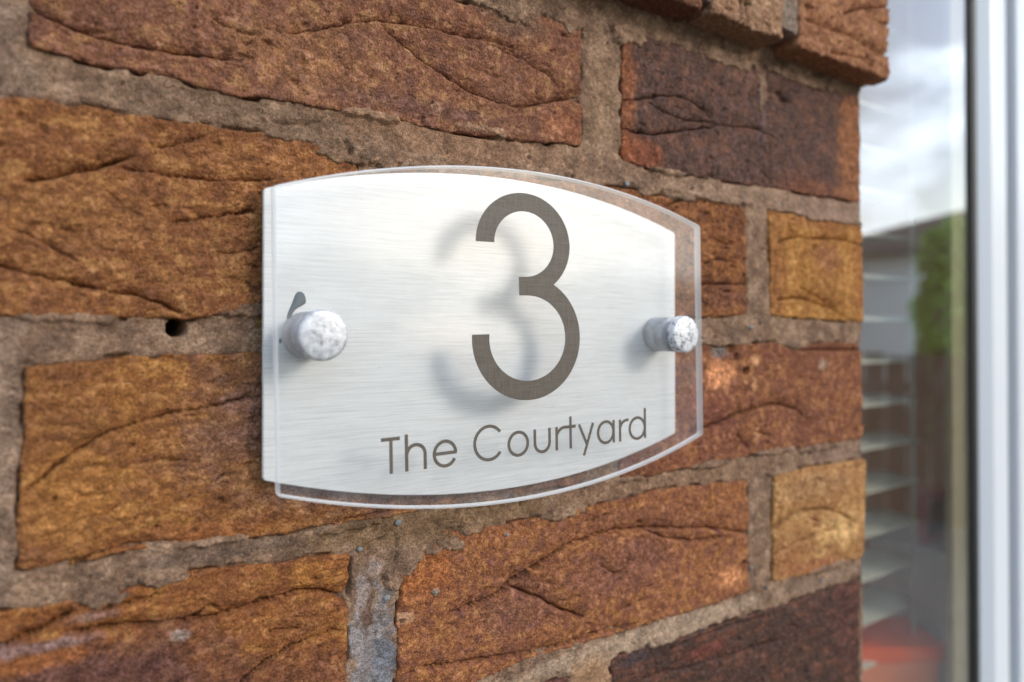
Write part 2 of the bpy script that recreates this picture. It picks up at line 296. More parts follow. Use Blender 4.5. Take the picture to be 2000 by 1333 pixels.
CREASE = {
 'A': [([(-5.8, 96.1), (-3.9, 94.3), (0.5, 92.4), (8.3, 90.9), (15.0, 89.9), (24.9, 89.4), (35.2, 90.1), (46.1, 91.1), (56.8, 92.2)], 1.3, 2.2), ([(69.7, 104.7), (77.0, 107.3), (85.4, 110.6), (93.6, 114.3), (104.3, 117.9), (113.1, 119.7), (122.3, 119.9), (135.1, 120.7), (148.6, 121.3), (155.6, 119.5), (165.4, 117.9), (174.8, 116.0), (184.5, 112.5), (191.6, 108.2), (197.7, 104.5), (204.0, 103.3)], 1.4, 3.2), ([(104.3, 115.9), (111.6, 112.4), (117.7, 108.9), (125.5, 105.2), (133.5, 102.3), (141.8, 98.7), (152.1, 96.6), (161.0, 95.8), (170.2, 96.6), (179.7, 99.6), (189.6, 102.8), (204.0, 106.6)], 1.3, 2.8), ([(135.1, 121.3), (148.6, 122.4), (161.0, 122.2), (171.0, 120.7)], 0.5, 1.5)],
 'C': [([(-8.0, 43.8), (-5.6, 43.7), (0.7, 45.2), (7.1, 47.8), (12.5, 50.0), (17.9, 52.8), (22.8, 54.6)], 1.7, 2.0), ([(16.5, 50.5), (27.9, 50.5), (33.8, 49.9), (46.2, 49.9), (65.4, 52.4)], 0.8, 1.5), ([(26.4, 58.2), (35.3, 60.4), (43.0, 64.5)], 0.7, 1.2), ([(30.9, 34.5), (43.1, 37.0), (51.9, 39.5), (61.1, 41.4)], 0.9, 1.5), ([(-16.2, 18.7), (-11.5, 18.4), (-5.4, 16.7), (2.1, 15.1), (8.6, 13.8), (13.9, 11.8), (22.3, 11.1), (28.0, 9.3), (37.8, 4.5)], 1.1, 2.0), ([(46.3, 25.2), (56.1, 27.0), (62.0, 28.8)], 0.6, 1.2)],
 'B': [([(226.9, 109.6), (243.7, 113.6), (259.2, 118.3), (271.8, 118.8), (282.9, 116.2), (292.7, 111.5)], 0.9, 1.5), ([(226.9, 96.4), (244.6, 95.2), (261.0, 99.7), (277.4, 103.9), (293.1, 107.5)], 1.3, 1.6), ([(243.7, 112.9), (255.6, 109.6), (269.8, 107.7), (288.7, 109.2), (310.8, 110.3), (325.5, 112.7), (345.0, 109.1)], 0.9, 1.5), ([(331.6, 90.2), (336.6, 87.3), (342.5, 82.5)], 0.9, 1.2), ([(343.8, 135.7), (349.8, 133.4), (359.4, 132.1)], 1.8, 2.5)],
 'D': [([(256.9, 61.4), (269.7, 66.9), (284.6, 68.9)], 1.0, 2), ([(279.0, 23.6), (304.1, 24.8), (321.6, 24.9)], 1.3, 2.2), ([(284.9, 52.4), (294.8, 47.8), (308.0, 45.9)], 0.8, 2), ([(282.9, 33.6), (294.8, 38.3), (311.3, 36.4)], 0.7, 2)],
 'E': [([(346.1, 49.6), (363.8, 54.7), (380.8, 54.2), (406.9, 57.0), (436.5, 52.9)], 1.2, 2.0), ([(354.2, 61.7), (358.9, 58.8), (364.3, 55.1)], 0.9, 1.5), ([(344.5, 16.9), (368.0, 19.0), (385.7, 15.7), (406.5, 10.2), (424.4, 4.9)], 1.1, 2), ([(366.1, 26.1), (380.6, 21.7), (408.7, 10.8)], 1.6, 3)],
 'F': [([(-6.4, -47.7), (0.9, -42.0), (6.5, -36.8), (13.0, -32.7), (20.6, -29.4), (29.3, -27.8), (35.9, -26.4), (43.3, -25.9), (58.7, -22.6)], 0.9, 1.6), ([(-6.3, -71.7), (-5.2, -71.7), (-1.2, -70.9), (4.6, -70.2), (10.7, -69.0), (15.9, -67.3), (27.6, -67.8), (35.0, -68.4)], 1.0, 1.5), ([(-5.9, -10.4), (5.6, -9.1), (19.5, -8.1)], 0.8, 1.2), ([(22.5, -41.4), (32.6, -41.6), (43.3, -43.6)], 0.4, 1.2), ([(84.7, -70.1), (108.6, -68.9), (126.0, -68.4)], 0.5, 1.5)],
 'G': [([(271.1, -52.6), (284.1, -51.2), (298.9, -49.4), (311.3, -45.9), (324.7, -44.0), (338.2, -41.9), (352.1, -42.8), (364.1, -46.2), (372.0, -50.6), (378.6, -55.9)], 1.3, 2.0), ([(309.2, -54.9), (317.2, -61.6), (321.5, -65.7)], 1.1, 1.5), ([(343.0, -6.3), (355.2, -9.4), (363.4, -11.9), (392.9, -12.0), (435.9, -12.7)], 1.0, 1.8)],
 'H': [([(3.8, -90.9), (17.1, -92.0), (26.3, -93.3), (36.1, -94.2), (48.1, -95.6), (58.9, -94.6), (68.4, -92.7), (76.2, -92.9), (84.4, -95.0), (93.3, -99.8)], 1.5, 2.4), ([(-15.7, -93.0), (-11.0, -91.7), (-4.4, -89.8), (2.5, -87.2), (7.6, -84.0)], 1.6, 2.5), ([(12.3, -85.9), (20.8, -85.9), (32.0, -84.0)], 1.0, 1.5), ([(53.2, -120.3), (56.1, -119.0), (63.5, -114.9), (73.2, -110.6), (83.3, -109.6), (90.6, -110.3)], 1.0, 3)],
 'I': [([(132.9, -114.2), (146.1, -113.4), (155.0, -111.9), (164.2, -108.7), (174.1, -105.2), (183.9, -101.2), (194.2, -97.4), (204.9, -95.5), (221.9, -94.7), (242.4, -96.4), (271.7, -101.0), (288.6, -103.7), (321.3, -111.6)], 1.2, 3.0), ([(239.0, -95.4), (252.8, -101.9), (261.7, -105.1), (278.1, -108.6), (299.8, -110.1)], 0.9, 1.8), ([(162.2, -108.3), (174.0, -114.6), (182.8, -118.9), (189.0, -123.9), (203.3, -130.7)], 1.8, 4.0), ([(114.0, -132.7), (129.2, -133.2), (146.1, -135.4), (174.0, -140.2), (194.2, -140.3), (213.0, -140.3), (235.5, -141.0)], 0.9, 1.5), ([(217.7, -135.2), (229.9, -131.7), (244.0, -130.5)], 0.6, 2)],
 'J': [([(336.8, -115.2), (353.1, -109.1), (369.2, -106.4), (388.5, -107.7), (409.5, -113.1), (424.6, -122.1)], 1.5, 2.2), ([(341.3, -127.2), (360.7, -123.3), (380.2, -122.3), (402.3, -121.2)], 0.9, 1.8)],
 'K': [([(256.2, -159.7), (288.4, -157.2), (336.6, -160.1)], 0.6, 2), ([(238.8, -168.8), (293.9, -173.3), (345.7, -175.1)], 0.6, 3)],
 'M3': [([(346.1, 171.4), (364.3, 170.9), (381.9, 172.2), (396.6, 171.4), (412.5, 168.6), (437.4, 170.6)], 1.6, 2.0), ([(383.5, 182.7), (403.9, 192.7), (437.7, 200.7)], 1.2, 2), ([(406.0, 188.3), (437.6, 187.9)], 0.7, 2), ([(370.1, 158.0), (393.9, 161.2), (409.1, 160.2), (418.1, 158.3)], 1.0, 1.5)],
 'M2': [([(292.2, 173.0), (292.1, 156.3)], 1.6, 0.6), ([(295.8, 173.9), (297.3, 157.0)], 1.6, 0.6)],
}

TAN = [(150, 95, 52), (104, 66, 42), (184, 128, 68)]
PLUM = [(126, 84, 62), (94, 62, 54), (164, 112, 66)]
SPEC = {
 'A': dict(col=[(148, 98, 66), (112, 77, 58), (182, 132, 82)], mott=5.5, prot=.3, pits=[(127.1, 90.5, .6, 1.2), (112, 99, .5, 1)],
           patches=[(75, 98, 24, 14, (170, 118, 72), .45), (165, 132, 16, 7, (128, 98, 72), .7), (194, 92, 14, 9, (160, 98, 58), .5), (120, 88, 40, 4, (104, 76, 66), .45)]),
 'B': dict(col=[(106, 77, 60), (84, 65, 54), (134, 92, 66)], mott=6, prot=.1, label='dark purple brown brick with orange ends beside the corner', pits=[(352, 134, 4, 1.6)],
           patches=[(228, 112, 9, 40, (156, 96, 56), .8), (424, 112, 20, 50, (160, 104, 60), .85), (380, 84, 34, 7, (140, 86, 52), .6), (240, 86, 18, 8, (160, 90, 48), .6), (333, 128, 5, 30, (122, 92, 80), .6), (318, 140, 14, 7, (128, 92, 70), .7)]),
 'C': dict(col=[(152, 98, 52), (112, 70, 42), (186, 132, 72)], mott=5, aniso=(.8, 1.2), prot=.3, pits=[(31.6, 40.3, .7, 1.2), (.7, 31.3, .8, 1.2), (61, 47, .8, 1.0)],
           patches=[(62, 58, 30, 6, (160, 104, 56), .6), (80, 14, 22, 7, (116, 80, 58), .6), (10, 35, 22, 12, (166, 112, 60), .4)]),
 'D': dict(col=[(146, 92, 50), (100, 64, 42), (176, 118, 62)], mott=5, aniso=(1.2, .9), rough=1.7, patches=[(300, 18, 18, 9, (120, 78, 54), .6)]),
 'E': dict(col=[(184, 126, 58), (148, 94, 48), (206, 150, 78)], mott=6, prot=.2, patches=[(346, 38, 8, 40, (150, 96, 50), .6), (395, 44, 16, 9, (156, 100, 64), .6), (430, 38, 7, 30, (160, 100, 52), .5), (385, 64, 40, 4, (158, 98, 56), .5)],
           label='ochre half brick at the corner'),
 'F': dict(col=[(160, 104, 50), (114, 72, 46), (188, 132, 66)], mott=4.5, aniso=(.6, 1.5), prot=.2,
           patches=[(85, -34, 48, 34, (134, 98, 78), .72), (150, -40, 60, 40, (134, 96, 74), .7), (8, -50, 14, 16, (184, 124, 58), .5), (55, -24, 12, 4, (160, 116, 90), .5), (45, -66, 34, 4, (164, 100, 54), .5), (62, -48, 12, 6, (178, 122, 66), .5)]),
 'G': dict(col=[(146, 92, 56), (112, 70, 52), (178, 122, 70)], mott=4.5, prot=.15, pits=[(318.7, -22, 2.3, 5.), (305.5, -8.5, 3.2, 2.4), (309.5, -14.5, 2.2, 2.0), (298, -9, 7, .8)],
           patches=[(297, -23.5, 13, 8.5, (226, 152, 96), .95), (297, -10.5, 8, 4, (136, 126, 112), .85), (326.2, -16.3, 3.2, 3.6, (222, 162, 104), .9), (324.8, -29.6, 2.2, 4.6, (210, 156, 100), .9), (286, -44, 22, 14, (138, 82, 60), .5), (390, -20, 5, 3, (176, 142, 112), .8), (327, -58, 3, 5, (196, 142, 90), .7)]),
 'H': dict(col=[(162, 102, 50), (116, 72, 46), (190, 132, 66)], mott=5, aniso=(.8, 1.2), prot=.4,
           patches=[(10, -108, 44, 14, (104, 70, 58), .85), (-4, -92.8, 18, 1.8, (158, 132, 126), .6), (12, -87.0, 7, 2.0, (158, 128, 116), .55), (0, -97, 14, 2.6, (170, 104, 52), .8), (80, -88, 12, 6, (186, 124, 56), .5), (36, -98, 3, 2, (196, 178, 158), .6), (50, -125, 60, 14, (120, 76, 52), .6)]),
 'I': dict(col=[(158, 100, 58), (116, 76, 62), (190, 130, 72)], mott=3.6, prot=.2, rough=1.0, fold=1.1, pits=[(315.5, -127, 2.6, 2.2), (131, -86, 1.3, 1.2), (113.8, -112.6, 1.6, 1.6)],
           patches=[(304, -131, 11, 5, (224, 150, 92), .95), (124, -95, 14, 12, (178, 106, 50), .55), (168, -119, 26, 12, (136, 92, 72), .5), (230, -113, 34, 14, (138, 90, 68), .5), (115, -111, 5, 2.5, (206, 156, 110), .9), (300, -90, 20, 7, (170, 110, 58), .5), (225, -89, 30, 5, (150, 98, 64), .5)]),
 'J': dict(col=[(186, 134, 76), (154, 104, 60), (208, 160, 96)], mott=7, prot=.5, patches=[(408, -120, 24, 11, (222, 172, 104), .85), (380, -92, 40, 8, (164, 120, 76), .6), (380, -139, 26, 4, (160, 96, 56), .7), (354, -132, 12, 10, (176, 112, 64), .5)],
           label='pale ochre half brick at the corner with a lighter scar'),
 'K': dict(col=[(94, 68, 51), (72, 54, 44), (128, 82, 57)], mott=6, aniso=(.6, 1.4), prot=.2, patches=[(286, -166, 18, 4, (140, 76, 56), .6), (236, -157, 12, 3, (82, 70, 68), .7), (415, -180, 20, 30, (104, 66, 52), .5)], label='dark burnt brick at the foot of the corner'),
 'L': dict(col=PLUM, mott=6, prot=.0, step=1.2),
}
for i, k in enumerate('ABCDEFGHIJKL'):
    t, b, l, r_ = BR[k]; s = SPEC[k]; s.setdefault('step', .46)
    brick('brick', t, b, l, r_, creases=CREASE.get(k, ()), seed=i*101+5, depth=(92. if k in 'BEGJK' else 30.), **s)
def box_brick(x0, x1, z0, z1, col, step=3., **k):
    brick('brick', [(x0, z1), (x1, z1)], [(x0, z0), (x1, z0)], [(x0, z1), (x0, z0)], [(x1, z1), (x1, z0)], col, step=step, **k)
# neighbours just outside the picture
for i, (x0, x1, z0, z1) in enumerate([(-232, -28, 82, 142), (-338, -136, 5, 68), (-232, -29, -70, -9), (-338, -150, -146, -81),
        (-232, -26, -221, -156), (-120, 86, -296, -234), (108, 314, -296, -234), (336, 432, -296, -234)]):
    box_brick(x0, x1, z0, z1, TAN if i % 2 else PLUM, seed=900+i*7)
# projecting course of headers over them
CH = 18.
hx = [433.0-k*106.7 for k in range(7)]
cols = [[(172, 116, 74), (128, 84, 58), (200, 146, 94)], [(170, 128, 90), (138, 98, 68), (192, 152, 110)], [(128, 84, 56), (92, 62, 48), (160, 108, 66)], TAN, PLUM, TAN, PLUM]
for k, xr in enumerate(hx):
    xl = xr-(92.0 if k == 0 else 57.0 if k == 1 else 92)
    if k == 1: xr = 327.2; xl = 271.5
    if k == 2: xr = 264.0; xl = 172
    if k > 2: xr = 150-(k-3)*114; xl = xr-94
    key = {0: 'M3', 1: 'M2'}.get(k)
    vis = k < 3
    brick('brick', [(xl, 216), (xr, 216)], [(xl, 156.2-.8*(k == 0)), (xr, 154.9+.6*(k > 0))], [(xl, 216), (xl, 155)], [(xr, 216), (xr, 155)], cols[k],
          creases=CREASE.get(key, ()), h=CH, fold=1.5, step=.6 if vis else 3, depth=110 if k == 0 else 42, seed=300+k*13, ringstep=1.2 if vis else 4, r=1.2, rough=1.8, mott=6)
for k, (x0, x1) in enumerate([(326, 342), (264.2, 271.3), (150.3, 171.7), (36.3, 55.7)]):   # upright joints of that course
    brick('mortar', [(x0-1, 216), (x1+1, 216)], [(x0-1, 163), (x1+1, 162)], [(x0, 216), (x0, 162)], [(x1, 216), (x1, 162)],
          [(150, 130, 112), (128, 108, 90), (168, 150, 132)], h=CH-1.0, step=.7 if k < 2 else 3, depth=40, seed=700+k, mat=M_MORTAR, r=.6)
for k in range(3):
    box_brick(433-k*222-203, 433-k*222, 231, 292, [TAN, PLUM, TAN][k], h=CH, seed=800+k, depth=60 if k else 110)

# mortar: one rough sheet between and a little behind the bricks
def mortar_sheet():
    xs = np.r_[np.arange(-330, -46, 5.), np.arange(-46, 433.2, .62)]
    zs = np.r_[np.arange(-300, -172, 5.), np.arange(-172, 157, .62), np.arange(157, 296, 6.)]
    X, Z = np.meshgrid(xs, zs)
    d = np.full(X.shape, 99.)
    for top, bot, lef, rig in RECTS[:20]:
        lo = np.argsort(lef[:, 1]); ro = np.argsort(rig[:, 1])
        xl = np.interp(Z, lef[lo, 1], lef[lo, 0]); xr = np.interp(Z, rig[ro, 1], rig[ro, 0])
        zt = np.interp(X, top[:, 0], top[:, 1]); zb = np.interp(X, bot[:, 0], bot[:, 1])
        sx = np.maximum(xl-X, X-xr); sz = np.maximum(zb-Z, Z-zt)
        s = np.where((sx > 0) & (sz > 0), np.hypot(sx, sz), np.maximum(sx, sz))
        d = np.minimum(d, s)
    wx = X+.5*perlin(X/4, Z/4, 401); wz = Z+.5*perlin(X/4, Z/4, 402)
    Y = .75-(.6*fbm(X, Z, 30, 2, 411)+.38*fbm(X, Z, 7, 3, 412)+.30*fbm(X, Z, 2.2, 3, 413))
    Y = Y+np.maximum(fbm(X, Z, 5, 2, 415)-.82, 0)*6.                                  # little holes and tears
    gap = sstep(-.15, .35, fbm(X, Z, 14, 3, 421))
    Y = Y+3.6*gap*np.exp(-((d-.15)/.7)**2)                                               # shrinkage gap along the bricks
    inn = np.clip(-d, 0, 4); Y = Y+inn*1.1
    keep = d > -4.2
    sm = np.zeros(X.shape)
    for px, pz, rx, rz in SMEARS:
        dd = np.hypot((wx-px)/rx, (wz-pz)/rz)+.42*fbm(X, Z, 5, 4, 431)
        sm = np.maximum(sm, sstep(1.05, .75, dd))
    ys = -1.05-.3*fbm(X, Z, 6, 3, 441)-.2*fbm(X, Z, 1.8, 2, 442)
    Y = np.where(sm > 0, np.minimum(Y, Y*(1-sm)+ys*sm), Y)
    keep |= sm > 0
    # corbel bed: swells out under the projecting bricks
    Y = np.where(Z > 150, Y-np.clip((Z-150)/6, 0, 1)*2.5, Y)
    # drilled weep hole
    hd = np.hypot(X-34.7, Z-1.0); Y = Y+26*sstep(3.15, 2.55, hd); keep |= hd < 4
    for px, pz, pr, pd in [(331.2, 4, 1.2, 2.), (276, 73, 1.0, 2.)]: Y = Y+pd*sstep(pr, pr*.5, np.hypot(wx-px, wz-pz))
    for pts in [[(128, -76), (133, -79.5), (138, -80), (147, -78)], [(60, 76), (66, 73), (74, 73), (82, 76)], [(100, -80), (106, -79), (110, -76.5)], [(296, 75), (297, 70)], [(352, 76), (352, 70)], [(60, 1), (66, 3)]]:
        dd, t, ln = poly_dist(wx, wz, pts); Y = Y+1.3*np.exp(-(dd/.5)**2)-.5*np.where(dd < 0, np.exp(dd/2.2), 0)*(np.abs(dd) < 9)*np.clip(np.minimum(t, 1-t)*6, 0, 1)
    base = lin((138, 110, 88)); lt = lin((156, 128, 104)); dk = lin((118, 94, 76))
    m = fbm(X, Z, 11, 5, 451, .65); C = np.broadcast_to(base, X.shape+(3,)).copy()
    k = sstep(.0, .6, m)[..., None]; C = C*(1-k)+lt*k
    k = sstep(.0, .6, -m)[..., None]; C = C*(1-k)+dk*k
    def tint(px, pz, rx, rz, c, st, f=.35, ns=8):
        nonlocal C
        dd = np.hypot((wx-px)/rx, (wz-pz)/rz)+f*fbm(X, Z, ns, 4, 461)
        k = (st*sstep(1.15, .7, dd))[..., None]; C = C*(1-k)+lin(np.array(c)*(.93, .895, .865))*(.8+.4*(m[..., None]*.7+.5))*k
    tint(60, 74, 60, 8, (134, 112, 92), .6); tint(140, 80, 60, 12, (168, 132, 104), .5)
    tint(110, 1, 40, 8, (142, 120, 92), .6); tint(130, -76, 60, 7, (140, 114, 82), .55)
    tint(250, -149, 90, 6, (186, 166, 144), .8); tint(208, -162, 12, 16, (176, 142, 108), .7)
    tint(102, -120, 9, 26, (150, 150, 154), .85, .5, 5); tint(107, -128, 5, 14, (118, 126, 138), .8, .5, 4); tint(100, -103, 3.2, 12, (120, 96, 82), .9, .3, 5)
    tint(98, -96, 2.5, 8, (178, 170, 166), .6); tint(103, -90, 4, 3, (176, 164, 156), .6); tint(108, -101, 3, 4, (110, 106, 106), .8)
    tint(350, 74, 90, 7, (176, 150, 128), .6); tint(400, 75, 40, 7, (168, 142, 126), .6); tint(330, -40, 8, 46, (150, 126, 108), .4)
    tint(64, 3, 4, 3.5, (168, 146, 60), .7, .5, 3); tint(90, 60, 10, 6, (150, 122, 96), .6); tint(-18, 20, 14, 160, (152, 132, 116), .7)
    tint(260, -76, 80, 6, (154, 126, 102), .6); tint(410, -76, 30, 6, (158, 134, 118), .6); tint(390, -150, 40, 5, (160, 138, 120), .6)
    tint(47, -74, 30, 3, (118, 102, 92), .6); tint(215, 110, 10, 28, (160, 134, 108), .6)
    ny, nx = X.shape
    kq = keep[:-1, :-1] | keep[1:, :-1] | keep[:-1, 1:] | keep[1:, 1:]
    jj, ii = np.nonzero(kq); a = jj*nx+ii
    Q = np.stack([a, a+1, a+nx+1, a+nx], -1)
    V = np.stack([X, Y, Z], -1).reshape(-1, 3)
    V[:, 0] = np.where(V[:, 0] > 430, V[:, 0]+.9*fbm(V[:, 2], V[:, 2]*0, 9, 4, 471)+np.clip(V[:, 1]-2, -2, 0)*.4, V[:, 0])
    C = C.reshape(-1, 3)
    # return face at the corner
    col_i = np.arange(ny)*nx+nx-1; p = V[col_i]; prev = col_i; off = len(V); VV = [V]; CC = [C]; QQ = [Q]
    for dy in (2, 5, 10, 25, 50, 92):
        cur = off+np.arange(ny); off += ny
        VV.append(np.stack([p[:, 0]-.6+.5*fbm(p[:, 2], p[:, 2]*0+dy, 6, 3, 481), p[:, 1]*0+dy+np.minimum(p[:, 1], 0)*0, p[:, 2]], -1)); CC.append(C[col_i])
        QQ.append(np.stack([prev[:-1], cur[:-1], cur[1:], prev[1:]], -1)[:, ::-1]); prev = cur
    V = np.concatenate(VV); C = np.concatenate(CC); Q = np.concatenate(QQ)
    used = np.unique(Q); mp_ = np.full(len(V), -1); mp_[used] = np.arange(len(used))
    return make_mesh('mortar', V[used], mp_[Q], M_MORTAR, wall, C[used], loc=(200, 3, 0))
SMEARS = [(104, 67.5, 14, 5.5), (88, 64, 9, 3), (127, 66, 22, 4), (122, -82, 12, 6), (134, -84.5, 9, 4.5), (144, -81, 8, 3), (111, -93, 4.5, 6), (117, -88, 6, 7),
          (128.2, -103.4, 3.0, 2.4), (56, 7, 8, 2.8), (305, 146, 30, 4.5), (370, 148, 40, 3.5), (332, 134, 4.2, 12), (150, 84, 16, 2.5), (100, 82, 12, 2.), (245, 71, 14, 3.2),
          (300, 70, 24, 2.5), (400, 68, 25, 2.0), (385, -70, 24, 2.0), (345, -68, 16, 2.2), (165, 137, 12, 7), (196, 140, 9, 6), (92, -72, 14, 2.0), (231, 142, 12, 6), (400, -143, 20, 2.2), (300, -6, 34, 2.4)]
_rg = np.random.default_rng(77)
for _t, _b, _l, _r in RECTS[:12]:
    for _k in range(3):
        _e = _t if _rg.random() < .6 else _b; _x = _rg.uniform(_e[0][0], _e[-1][0]); _z = np.interp(_x, _e[:, 0], _e[:, 1])
        SMEARS.append((_x, _z, _rg.uniform(5, 18), _rg.uniform(1.2, 2.6)))
mortar_sheet()
# pebbles that show in the mortar
M_PEB = plain('grey_pebble', (118, 120, 118), .7)
def blob(name, x, y, z, rx, ry, rz, mat, parent, seed=0, n=10):
    bm = bmesh.new(); bmesh.ops.create_icosphere(bm, subdivisions=2, radius=1)
    for v in bm.verts:
        f = 1+.22*float(perlin(np.array([v.co.x*1.7+seed]), np.array([v.co.z*1.7+v.co.y]), seed)[0])
        v.co = Vector((v.co.x*rx, v.co.y*ry, v.co.z*rz))*f*MM
    me = bpy.data.meshes.new(name); bm.to_mesh(me); bm.free()
    for p in me.polygons: p.use_smooth = True
    me.materials.append(mat); o = bpy.data.objects.new(name, me); COL.objects.link(o)
    o.location = Vector((x, y, z))*MM-parent.location; o.parent = parent; return o
for k, (x, z, r_) in enumerate([(112.5, -73.6, 1.5), (97, -81.1, 1.1), (161.7, -86, .9), (128, -103.2, .8), (231, 70.4, 1.6), (322.8, 1.8, 1.5), (107.8, -101.5, 1.5), (322.6, -130.3, 1.1), (336.5, -143.8, 1.1), (388, -150, 1.3), (352, 73, 1.0)]):
    blob('pebble', x, .1 if k not in (2, 3) else -1.0, z, r_, .7, r_*.85, M_PEB, wall, k+1)
M_CORE = plain('wall_core', (120, 100, 84), .95)
def box(name, x0, x1, y0, y1, z0, z1, mat, parent=None, bev=0.):
    bm = bmesh.new(); bmesh.ops.create_cube(bm, size=1)
    cx, cy, cz = (x0+x1)/2, (y0+y1)/2, (z0+z1)/2
    for v in bm.verts: v.co = Vector((v.co.x*(x1-x0), v.co.y*(y1-y0), v.co.z*(z1-z0)))*MM
    if bev: bmesh.ops.bevel(bm, geom=bm.edges[:], offset=bev*MM, segments=2, affect='EDGES', profile=.5)
    me = bpy.data.meshes.new(name); bm.to_mesh(me); bm.free(); me.materials.append(mat)
    o = bpy.data.objects.new(name, me); COL.objects.link(o); o.location = Vector((cx, cy, cz))*MM
    if parent: o.parent = parent; o.location -= parent.location
    return o
box('wall_core', -330, 424, 29, 91, -296, 291, M_CORE, wall)

# ------------------------------------------------------------------ the house sign
sign = empty('house_sign', (159.5, 0, -50), 'brushed steel house number sign with clear acrylic front reading 3 The Courtyard', 'house sign')
TILT = math.radians(1.0); SC = (159.5, -1.5)
def tilt(x, z):
    dx, dz = x-SC[0], z-SC[1]
    return SC[0]+dx*math.cos(TILT)-dz*math.sin(TILT), SC[1]+dx*math.sin(TILT)+dz*math.cos(TILT)

def outline(cx, cz, hw, hc, hp, rad):
    """barrel-shaped outline: straight sides, arched top and foot"""
    sag = hp-hc; R = (hw*hw+sag*sag)/(2*sag); a = math.asin(hw/R)
    top = [(R*math.sin(t), hp-R+R*math.cos(t)) for t in np.linspace(-a, a, 61)]
    bot = [(-x, -z) for x, z in top]
    def fil(p, c, q):
        p, c, q = (np.array(v) for v in (p, c, q)); A = c+(p-c)/np.linalg.norm(p-c)*rad; B = c+(q-c)/np.linalg.norm(q-c)*rad
        return [tuple((1-t)**2*A+2*t*(1-t)*c+t*t*B) for t in np.linspace(0, 1, 6)]
    pts = fil(bot[-1], top[0], top[1])+top[2:-2]+fil(top[-2], top[-1], bot[0])+fil(top[-1], bot[0], bot[1])+bot[2:-2]+fil(bot[-2], bot[-1], top[0])
    return [(cx+x, cz+z) for x, z in pts]                              # clockwise seen from the front

def slab(name, pts, y0, y1, mats, parent, cham=.3, loc=None):
    """y0 front (towards the viewer), y1 back; faces: front/back mat 0, rim mat 1"""
    P = np.array(pts); n = len(P)
    t = np.roll(P, -1, 0)-np.roll(P, 1, 0); t /= np.linalg.norm(t, axis=1)[:, None]
    inn = np.stack([t[:, 1], -t[:, 0]], -1); I = P+inn*cham
    bm = bmesh.new(); loc = loc or (P[:, 0].mean(), (y0+y1)/2, P[:, 1].mean())
    ring = lambda A, y: [bm.verts.new(((x-loc[0])*MM, (y-loc[1])*MM, (z-loc[2])*MM)) for x, z in A]
    r = [ring(I, y0), ring(P, y0+cham), ring(P, y1-cham), ring(I, y1)]
    f = bm.faces.new(r[0]); f.material_index = 0
    f = bm.faces.new(list(reversed(r[3]))); f.material_index = 2 if len(mats) > 2 else 0
    for a, b in zip(r[:-1], r[1:]):
        for i in range(n):
            f = bm.faces.new((a[i], a[(i+1) % n], b[(i+1) % n], b[i])); f.material_index = 1; f.smooth = False
    bmesh.ops.recalc_face_normals(bm, faces=bm.faces[:])
    me = bpy.data.meshes.new(name); bm.to_mesh(me); bm.free()
    for mt in mats: me.materials.append(mt)
    o = bpy.data.objects.new(name, me); COL.objects.link(o); o.location = Vector(loc)*MM
    o.parent = parent; o.location -= parent.location
    return o

# brushed metal
M_STEEL, t, p, o_ = new_mat('brushed_steel')
g = N(t, 'ShaderNodeNewGeometry').outputs['Position']
mpn = N(t, 'ShaderNodeMapping'); mpn.inputs['Scale'].default_value = (60, 60, 5200); t.links.new(g, mpn.inputs[0])
br = noise(t, 1., 3, .6, mpn.outputs[0])
mp2 = N(t, 'ShaderNodeMapping'); mp2.inputs['Scale'].default_value = (70, 70, 1500); t.links.new(g, mp2.inputs[0])
br2 = noise(t, 1., 3, .6, mp2.outputs[0])
dirt = rng(t, noise(t, 700, 2, .5, g), .765, .79, 0., .7)
c = mixc(t, rng(t, br, .35, .65), (.485, .483, .48), (.66, .658, .655))
c = mixc(t, rng(t, br2, .42, .64, 0., .4), c, (.68, .678, .675))
c = mixc(t, dirt, c, (.18, .17, .15)); t.links.new(c, p.inputs['Base Color'])
p.inputs['Metallic'].default_value = .2
t.links.new(rng(t, br, .3, .7, .46, .64), p.inputs['Roughness'])
bump(t, p, br, .00004, .5)
plate = slab('back_plate', outline(158.8, -1.1, 98.4, 49.2, 64.2, 1.4), -6., -4.2, [M_STEEL, M_STEEL], sign, .35)

